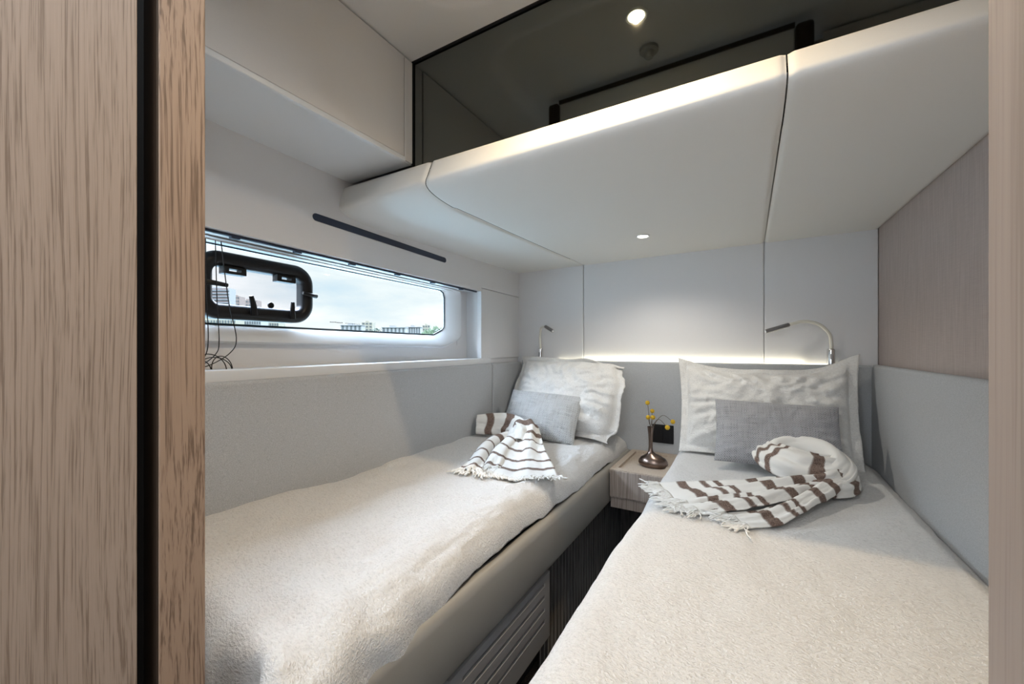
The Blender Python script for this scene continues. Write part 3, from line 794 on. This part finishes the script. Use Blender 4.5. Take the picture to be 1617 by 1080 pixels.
# ================================================================== READING LAMPS
def reading_lamp(bx, by, pts, head, label):
    t = empty('reading_lamp', P(bx, by, -.08), label, 'lamp')
    bm = bmesh.new(); lathe(bm, [(.015, -.082), (.0165, -.080), (.0165, -.012), (.0145, -.006), (.010, -.004)], P(bx, by, 0), 28); link('base', bm, M['chrome'], t)
    bm = bmesh.new(); ebox(bm, bx-.004, bx+.004, by-.020, by-.015, -.055, -.030); link('switch', bm, M['steel'], t, bev=.001)
    pts = [P(*p) for p in pts]
    bm = bmesh.new(); tube(bm, crom(pts, 40), .0075, 14); link('gooseneck', bm, M['ivory'], t, angle=None)
    a = pts[-1]; b = P(*head); d_ = (b-a)
    bm = bmesh.new(); tube(bm, [a-d_*.02, a, a+d_*.04, a+d_*.93, b, b], [.007, .0095, .0105, .0105, .0095, .007], 20); link('lamp_head', bm, M['steel'], t, angle=40)
    bm = bmesh.new(); tube(bm, [b+d_.normalized()*.0005, b+d_.normalized()*.0015], .0065, 16); link('lens', bm, M['white'], t)
reading_lamp(.338, YB-.035, [(.338, YB-.035, -.02), (.338, YB-.04, .02), (.327, YB-.05, .070), (.285, YB-.07, .113), (.225, YB-.09, .128), (.165, YB-.11, .112)], (.068, YB-.14, .080), 'chrome and ivory gooseneck reading lamp arching left above the right pillows')
reading_lamp(-1.222, YB-.035, [(-1.222, YB-.035, -.02), (-1.222, YB-.04, .03), (-1.218, YB-.05, .085), (-1.185, YB-.10, .130), (-1.13, YB-.15, .136)], (-1.05, YB-.21, .102), 'chrome and ivory gooseneck reading lamp at the left corner above the left pillow')

# ================================================================== PILLOWS
def pillow(name, W, Hh, T, fl, origin, ux, uy, m, label, seed, conc=.03, droop=0, wr=1.6, uvs=1, curl=None, group=None):
    """origin = middle of the lower edge, ux = width direction, uy = height direction"""
    ux = Vector(ux).normalized(); uy = Vector(uy); uy = (uy-ux*uy.dot(ux)).normalized(); un = ux.cross(uy).normalized()
    if un.y > 0: un = -un                       # front side faces the room
    o_ = Vector(origin); bm = bmesh.new()
    n1, n2 = 110, 80
    iu = 1-2*fl/W; iv = 1-2*fl/Hh
    def f(side):
        def g(a, b):
            u = 2*a-1; v = 2*b-1
            uu = u/iu; vv = v/iv
            k = 0
            if abs(uu) < 1 and abs(vv) < 1:
                k = ((1-abs(uu)**2.4)*(1-abs(vv)**2.4))**.5
                k *= 1-.10*uu*uu*vv*vv
            th = T/2*k + .0025
            px = W/2*u*(1-conc*(1-v*v)); py = Hh/2*v*(1-conc*1.4*(1-u*u))
            # puckers from the seams toward the middle
            edge = 1-k
            nrm = side*th
            wv = .0
            if fl:
                e = max(abs(uu), abs(vv)); fr = sm(.98, 1.06, e)
                wv = fr*(.010*math.sin(6*u+4*v+seed)+.010*fb(u*2.2+seed, v*2.2))
            else: fr = 0
            nrm += wv
            pk = .011*wr*fb(u*2.2+seed, v*1.9, side)+.005*wr*fb(u*6+seed, v*5, 3+side)
            ang = math.atan2(v, u)
            pk += .0045*wr*math.sin(ang*22+seed+3*fb(u*2, v*2, seed))*sm(.35, .9, max(abs(uu), abs(vv)))*(1-fr)
            nrm += side*pk*min(1, k*1.6)
            nrm += -droop*(1-v)*.0
            if curl: 
                cu = curl(u, v); px += cu[0]; py += cu[1]; nrm += cu[2]
            return o_ + ux*px + uy*(py+Hh/2) + un*nrm
        return g
    V1 = grid(bm, n1, n2, f(1), lambda a, b: (a*W*uvs, b*Hh*uvs))
    V2 = grid(bm, n1, n2, f(-1), lambda a, b: (a*W*uvs, b*Hh*uvs))
    bmesh.ops.remove_doubles(bm, verts=bm.verts, dist=1e-6)
    # stitch borders
    def border(V): return [V[i][0] for i in range(n1+1)]+[V[n1][j] for j in range(1, n2+1)]+[V[i][n2] for i in range(n1-1, -1, -1)]+[V[0][j] for j in range(n2-1, 0, -1)]
    A, B = border(V1), border(V2)
    for k in range(len(A)):
        q = (A[k], A[(k+1) % len(A)], B[(k+1) % len(A)], B[k])
        if len(set(q)) == 4:
            try: bm.faces.new(q)
            except ValueError: pass
    o = link(name, bm, m, angle=None)
    return tag(o, label, 'pillow', group)
def curl_l(u, v):
    e = sm(.80, 1, u); f = sm(.8, 1, v); 
    r_ = sm(.2, 1, u)
    return (.035*r_*math.cos(v*2.2)+.022*e*fb(v*2.4, 3.3), -.05*f*sm(.2, 1, u)-.01*f, .03*e*v+.02*f-.05*e*sm(.0, 1, v))
pillow('pillow', .71, .50, .20, .035, P(-.985, 2.13, -.50), (1, -.10, .0), (0, .46, .86), M['pillow'],
       'large cream flanged pillow leaning in the corner of the left bed', 1.0, .03, curl=curl_l)
def curl_r(u, v):
    return (.02*(abs(u)**3)*(u/abs(u) if u else 0)*(v*.6), -.045*sm(.2, 1, v)*(1-u*u)+.02*sm(.6, 1, u)*sm(0, 1, v), .02*sm(.5, 1, u)*sm(-1, 1, v)+.03*sm(.75, 1, v)*(1-u*u)*0)
pillow('pillow', .74, .50, .18, .035, P(.055, 2.17, -.515), (1, .04, .0), (0, .42, .9), M['pillow'],
       'large cream flanged pillow leaning on the headboard of the right bed', 4.0, .035, curl=curl_r)
pillow('pillow', .43, .29, .13, .0, P(-1.005, 1.955, -.495), (1, .12, -.06), (0, .62, .8), M['basket_light'],
       'small light grey woven pillow in front of the large left pillow', 7.0, .03, wr=.5)
pillow('pillow', .46, .29, .13, .0, P(.095, 1.985, -.495), (1, .07, -.02), (0, .5, .86), M['basket_grey'],
       'small darker grey coarse woven pillow in front of the large right pillow', 9.0, .03, wr=.4)

# ================================================================== THROWS
def ribbon(bm, pts, widths, up=(0, 0, 1), arch=0, fold=.0, nf=3, u0=0, n=90, m=36, seed=0, side=None, lay=None, v0=0):
    """cloth strip along pts; arch 0..1 bends the section to a half roll; fold = corrugation height"""
    c = crom(pts, n); uv = bm.loops.layers.uv.verify(); ups = Vector(up)
    acc = [0]
    for a, b in zip(c, c[1:]): acc.append(acc[-1]+(b-a).length)
    def lerp(lst, t):
        if not isinstance(lst, (list, tuple)): return lst
        x = t*(len(lst)-1); k = min(int(x), len(lst)-2); return lst[k]+(lst[k+1]-lst[k])*(x-k)
    V = []
    for i, p in enumerate(c):
        t = i/n; T = (c[min(i+1, n)]-c[max(i-1, 0)]).normalized()
        U0 = ups
        S = T.cross(U0)
        if S.length < .2: S = T.cross(Vector((0, 1, .3)))
        S.normalize()
        if side:
            S = (S*(1-lerp(side[1], t))+Vector(side[0])*lerp(side[1], t)).normalized()
        U = S.cross(T).normalized()
        w = lerp(widths, t); ar = lerp(arch, t); fo = lerp(fold, t); row = []
        for j in range(m+1):
            q = 2*j/m-1
            phi = q*(1.0+1.0*ar)
            sx = (1-ar)*q*w + ar*w*math.sin(phi)
            uz = ar*w*(math.cos(phi)-math.cos(2.0)*0)
            cor = fo*(.5+.5*math.cos(q*math.pi*nf+seed+1.3*fb(t*3+seed, q, 1)))*(1-.2*abs(q)**6)
            cor += fo*.35*fb(t*8+seed, q*4, 2)
            row.append(bm.verts.new(p+S*sx+U*(uz+cor)))
        V.append(row)
    for i in range(n):
        for j in range(m):
            f = bm.faces.new((V[i][j], V[i+1][j], V[i+1][j+1], V[i][j+1]))
            for l, (a, b) in zip(f.loops, ((i, j), (i+1, j), (i+1, j+1), (i, j+1))): l[uv].uv = (u0+acc[a]+.008*math.sin(b/m*7+seed), v0+b/m*.3)
    return V
def fringe(bm, edge, outd, ln, seed, zf, cnt=40, r=.0022):
    random.seed(seed)
    for k in range(cnt):
        t = (k+.5)/cnt*(len(edge)-1); i = min(int(t), len(edge)-2); p = edge[i].lerp(edge[i+1], t-i)
        d = Vector(outd).normalized(); s = Vector((-d.y, d.x, 0))
        pts = [p+Vector((0, 0, .001))]; a = random.uniform(-.5, .5)
        L_ = ln*random.uniform(.7, 1.2)
        for q in (.33, .66, 1):
            a += random.uniform(-.55, .55)
            nx = pts[-1]+(d*math.cos(a)+s*math.sin(a))*L_/3
            z = zf(nx.x, nx.y)+.010+random.uniform(0, .006)
            nx.z = max(z, nx.z*.35+z*.65); pts.append(nx)
        tube(bm, crom(pts, 9), [r*(1+.35*math.sin(i_*1.9)) for i_ in range(10)], 5)
zr = lambda x, y: H+top_r(x, y)
zl = lambda x, y: H+top_l(x, y)
def RP(x, y, dz): return Vector((x, y, zr(x, y)+dz+.006))
def LP(x, y, dz): return Vector((x, y, zl(x, y)+dz+.006))
tr = empty('throw', RP(.1, 1.7, 0), 'white cotton throw with broad brown stripes coiled on the right bed', 'throw blanket', 'striped throws on the beds')
bm = bmesh.new()
# main fan: fringe on the left, gathering toward the coil, over and round
va_ = ribbon(bm, [RP(-.235, 1.50, .0), RP(-.12, 1.565, .004), RP(.02, 1.66, .012), RP(.14, 1.74, .02), RP(.245, 1.81, .035), RP(.285, 1.90, .07), RP(.25, 1.98, .10), RP(.165, 2.01, .11), RP(.09, 1.975, .095), RP(.09, 1.91, .06), RP(.16, 1.87, .02)],
           [.135, .125, .085, .055, .045, .05, .052, .05, .05, .045, .03], arch=[0, 0, .1, .3, .6, .8, .8, .8, .8, .7, .3], fold=[.008, .010, .018, .022, .018, .012, .010, .010, .010, .010, .008], nf=2.1, seed=1, n=150)
# inner swag falling across the coil
ribbon(bm, [RP(.055, 2.0, .10), RP(.075, 1.93, .085), RP(.13, 1.875, .075), RP(.20, 1.86, .07), RP(.27, 1.88, .075), RP(.30, 1.92, .06)],
       [.05, .062, .068, .062, .05, .03], up=(-.2, -.75, .6), arch=[.4, .55, .6, .55, .5, .4], fold=.012, nf=3, u0=.10, seed=3, n=60)
# outer wall of the coil at the right
ribbon(bm, [RP(.16, 1.76, .03), RP(.24, 1.775, .04), RP(.29, 1.84, .045), RP(.305, 1.92, .05), RP(.28, 1.97, .06)], [.035, .045, .05, .05, .035], up=(.6, -.5, .6), arch=[.3, .4, .4, .4, .3], fold=.010, nf=2, u0=.285, seed=5, n=50)
# second narrow tail ending nearest the camera
vb_ = ribbon(bm, [RP(-.03, 1.395, .0), RP(.05, 1.455, .004), RP(.11, 1.53, .012), RP(.165, 1.62, .02), RP(.215, 1.71, .03), RP(.255, 1.80, .045)],
           [.055, .05, .035, .028, .028, .03], arch=[.05, .1, .4, .7, .8, .7], fold=[.008, .010, .012, .008, .006, .006], nf=2, u0=-.0, seed=8, n=80)
vc_ = ribbon(bm, [RP(-.16, 1.43, .0), RP(-.06, 1.50, .006), RP(.04, 1.575, .015), RP(.12, 1.66, .022), RP(.20, 1.74, .03)],
           [.06, .055, .04, .03, .025], arch=[.05, .15, .5, .7, .7], fold=[.010, .012, .010, .008, .006], nf=2, u0=.0, seed=11, n=80)
EDG = [([v.co.copy() for v in V_[0]], (V_[0][18].co-V_[4][18].co).normalized()) for V_ in (va_, vb_, vc_)]
link('cloth', bm, M['throw'], tr, angle=None, solid=.003)
bm = bmesh.new()
for (ed, dr), cn, sd_, ln_ in zip(EDG, (90, 46, 46), (3, 5, 6), (.075, .07, .065)): fringe(bm, ed, (dr.x, dr.y, 0), ln_, sd_, zr, cn)
fr = link('fringe', bm, M['fringe'], tr, angle=None); fr['kind'] = 'stuff'

tl = empty('throw', LP(-.9, 1.6, 0), 'white cotton throw with thin brown stripes heaped on the left bed', 'throw blanket', 'striped throws on the beds')
bm = bmesh.new()
# upright band against the side cushion
ribbon(bm, [LP(-1.30, 1.83, .06), LP(-1.235, 1.86, .065), LP(-1.16, 1.88, .065), LP(-1.09, 1.87, .062), LP(-1.03, 1.82, .06), LP(-.99, 1.74, .05), LP(-.95, 1.65, .035)],
       [.055, .062, .062, .058, .055, .055, .05], up=(.15, -.85, .5), arch=[.2, .3, .3, .35, .5, .6, .4], fold=.008, nf=2, u0=.36, seed=2, n=80)
# wide fan with thin stripes
la_ = ribbon(bm, [LP(-.775, 1.37, .0), LP(-.82, 1.45, .006), LP(-.87, 1.56, .014), LP(-.92, 1.68, .03), LP(-.97, 1.79, .05), LP(-1.02, 1.87, .07), LP(-1.06, 1.92, .05)],
       [.155, .145, .115, .09, .075, .065, .05], arch=[0, .05, .15, .3, .45, .6, .5], fold=[.008, .010, .014, .016, .014, .012, .01], nf=2.4, u0=0, seed=4, n=110)
# two rolled ropes on the left of the fan
lb_ = ribbon(bm, [LP(-.955, 1.30, .0), LP(-1.0, 1.42, .008), LP(-1.045, 1.54, .015), LP(-1.07, 1.66, .022), LP(-1.06, 1.78, .03)], [.045, .036, .03, .028, .028], arch=[.3, .8, 1, 1, .8], fold=[.008, .004, .003, .003, .003], nf=2, u0=.04, seed=6, n=70)
lc_ = ribbon(bm, [LP(-.90, 1.38, .004), LP(-.935, 1.48, .02), LP(-.965, 1.60, .032), LP(-.99, 1.72, .045), LP(-1.0, 1.80, .06)], [.045, .034, .030, .03, .028], arch=[.3, .8, 1, 1, .8], fold=[.008, .004, .003, .003, .003], nf=2, u0=.05, seed=9, n=70)
EDG = [([v.co.copy() for v in V_[0]], (V_[0][18].co-V_[4][18].co).normalized()) for V_ in (la_, lb_, lc_)]
link('cloth', bm, M['throw_l'], tl, angle=None, solid=.003)
bm = bmesh.new()
for (ed, dr), cn, sd_, ln_ in zip(EDG, (120, 36, 30), (4, 8, 9), (.055, .05, .05)): fringe(bm, ed, (dr.x, dr.y, 0), ln_, sd_, zl, cn, .0027)
fr = link('fringe', bm, M['fringe'], tl, angle=None); fr['kind'] = 'stuff'

# ================================================================== OUTSIDE
bm = bmesh.new(); box(bm, (-2500, -2500, -2.2), (-4, 2500, -1.2))
struct('sea', bm, mat('sea_water', (.10, .16, .17), .15), smooth=False)
def dirp(px, depth):           # ground point in a compass direction from the cabin
    X = (px-808.5)/640
    return Vector((depth*(-math.sin(TH)+X*math.cos(TH)), depth*(math.cos(TH)+X*math.sin(TH)), 0))
def hgt(py, depth): return H+(549-py)/640*depth
def bmat(name, c): return mat(name, c, .8)
B = {'cream': bmat('cream_render', (.075, .068, .048)), 'white': bmat('white_render', (.078, .079, .074)), 'tan': bmat('tan_render', (.062, .044, .032)),
     'glass': mat('dark_windows', (.010, .014, .013), .9), 'brown': bmat('brown_render', (.03, .018, .013)), 'slab': bmat('pale_slab', (.075, .075, .072))}
def building(px0, px1, pytop, depth, m, label, floors, bays, deep=10, style='grid'):
    a, b = dirp(px0, depth), dirp(px1, depth); u = (b-a); w = u.length; u.normalize(); nrm = Vector((-u.y, u.x, 0))
    if nrm.dot(a) < 0: nrm = -nrm              # away from the cabin
    z1 = hgt(pytop, depth)
    root = empty('building', (a.x, a.y, -1.2), label, 'building')
    def bx(bm, s0, s1, d0, d1, z0, z1_):
        c = [a+u*s0+nrm*d0, a+u*s1+nrm*d0, a+u*s1+nrm*d1, a+u*s0+nrm*d1]
        hexa(bm, [Vector((q.x, q.y, z0)) for q in c]+[Vector((q.x, q.y, z1_)) for q in c])
    bm = bmesh.new(); bx(bm, 0, w, 0, deep, -1.2, z1); link('walls', bm, m, root, smooth=False)
    bm = bmesh.new(); bx(bm, w*.3, w*.55, deep*.2, deep*.6, z1, z1+1.8); link('roof_house', bm, m, root, smooth=False)
    fh = (z1+1.2)/floors
    if style == 'grid':
        for i in range(floors):
            for j in range(bays):
                bm = bmesh.new(); s0 = w*(j+.22)/bays; bx(bm, s0, s0+w*.56/bays, -.25, .1, -1.2+fh*(i+.35), -1.2+fh*(i+.82))
                link('window', bm, B['glass'], root, smooth=False)
    if style == 'band':
        for i in range(floors):
            bm = bmesh.new(); bx(bm, w*.05, w*.95, -.3, .1, -1.2+fh*(i+.45), -1.2+fh*(i+.9)); link('window_row', bm, B['brown'], root, smooth=False)
            bm = bmesh.new(); bx(bm, w*.0, w*1.0, -1.4, 0, -1.2+fh*(i+.2), -1.2+fh*(i+.42)); link('balcony', bm, B['slab'], root, smooth=False)
    if style == 'column':
        for j in range(bays):
            bm = bmesh.new(); s0 = w*(j+.3)/bays; bx(bm, s0, s0+w*.42/bays, -.3, .1, -1.2, z1-1.1); link('window_bay', bm, B['glass'], root, smooth=False)
        bm = bmesh.new(); bx(bm, -.5, w+.5, -1.2, deep, z1-.6, z1); link('roof_slab', bm, B['slab'], root, smooth=False)
    return root
building(322, 362, 455, 420, B['white'], 'tall white tower with brown balcony bands seen through the hatch', 20, 6, style='band')
building(363, 378, 468, 455, B['tan'], 'tan stepped building just right of the white tower in the hatch', 16, 4)
building(379, 405, 474, 490, B['tan'], 'lower tan building at the right of the group in the hatch', 14, 6)
building(318, 372, 494, 300, B['cream'], 'low cream block with small windows under the left of the hatch', 6, 12)
building(374, 412, 496, 322, B['white'], 'low pale block with small windows under the middle of the hatch', 6, 10)
building(414, 440, 500, 345, B['cream'], 'low cream block under the right of the hatch', 6, 7)
building(538, 571, 513, 400, B['slab'], 'white building with dark vertical bays, left of the palm', 8, 5, style='column')
building(571, 588, 509, 425, B['cream'], 'cream end wing with windows beside the palm', 9, 3)
building(603, 640, 516.5, 420, B['white'], 'long white building with dark bays right of the palm', 7, 6, style='column')
building(641, 664, 516, 445, B['slab'], 'pale building with narrow dark bays left of the trees', 7, 6, style='column')
building(667, 679, 513.5, 470, B['cream'], 'cream tower behind the green trees', 8, 3)
leaf_m = mat('palm_green', (.006, .014, .004), .7); bark = mat('palm_bark', (.22, .18, .13), .9); bush_m = mat('tree_green', (.012, .026, .006), .8)
def palm(px, py, depth, label, s=1.0):
    g = dirp(px, depth); z = hgt(py, depth); t = empty('palm_tree', (g.x, g.y, -1.2), label, 'tree', 'trees on the shore')
    bm = bmesh.new(); tube(bm, [Vector((g.x, g.y, -1.2)), Vector((g.x+.3, g.y, z-1.5*s))], .35*s, 6); link('trunk', bm, bark, t)
    bm = bmesh.new(); random.seed(int(px))
    for k in range(13):
        a = k/13*6.283; r = 3.4*s*random.uniform(.8, 1.1); e = random.uniform(.2, .9); d = Vector((math.cos(a), math.sin(a), 0)); c = Vector((g.x+.3, g.y, z-1.5*s)); sd_ = Vector((-d.y, d.x, 0))
        L0 = [c+d*r*q+Vector((0, 0, e*r*.6*math.sin(q*2.4)-r*.5*q*q)) for q in (0, .25, .5, .75, 1)]
        V = [(bm.verts.new(p+sd_*w_*s), bm.verts.new(p-sd_*w_*s)) for p, w_ in zip(L0, (.15, .5, .5, .35, .05))]
        for q in range(4): bm.faces.new((V[q][0], V[q+1][0], V[q+1][1], V[q][1]))
    link('fronds', bm, leaf_m, t, solid=.08)
palm(594.5, 517, 300, 'single dark palm between the two white buildings', 1.2)
palm(589.5, 521, 335, 'short palm close beside the taller dark palm', .8)
def bush(px, py, depth, w, label):
    g = dirp(px, depth); z = hgt(py, depth); t = empty('tree', (g.x, g.y, -1.2), label, 'tree', 'trees on the shore')
    bm = bmesh.new(); bmesh.ops.create_icosphere(bm, subdivisions=4, radius=1)
    for v in bm.verts:
        n_ = v.co.copy(); k = 1+.35*fb(n_.x*2+px, n_.y*2, n_.z*2)+.15*noise.noise(n_*7); v.co = Vector((g.x+n_.x*w*k, g.y+n_.y*w*k, z*.55+n_.z*z*.5*k))
    link('crown', bm, bush_m, t)
    bm = bmesh.new(); tube(bm, [Vector((g.x, g.y, -1.2)), Vector((g.x, g.y, z*.4))], .3, 6); link('trunk', bm, bark, t)
bush(672, 522, 200, 2.2, 'low green tree at the left of the shore trees')
bush(680, 521.5, 218, 2.6, 'middle green tree on the shore')
bush(688, 519, 232, 2.2, 'green tree right of the middle one on the shore')
palm(692.5, 518, 175, 'palm at the right end of the window view', .8)
bush(697, 520, 205, 2.0, 'rightmost green tree at the window corner')
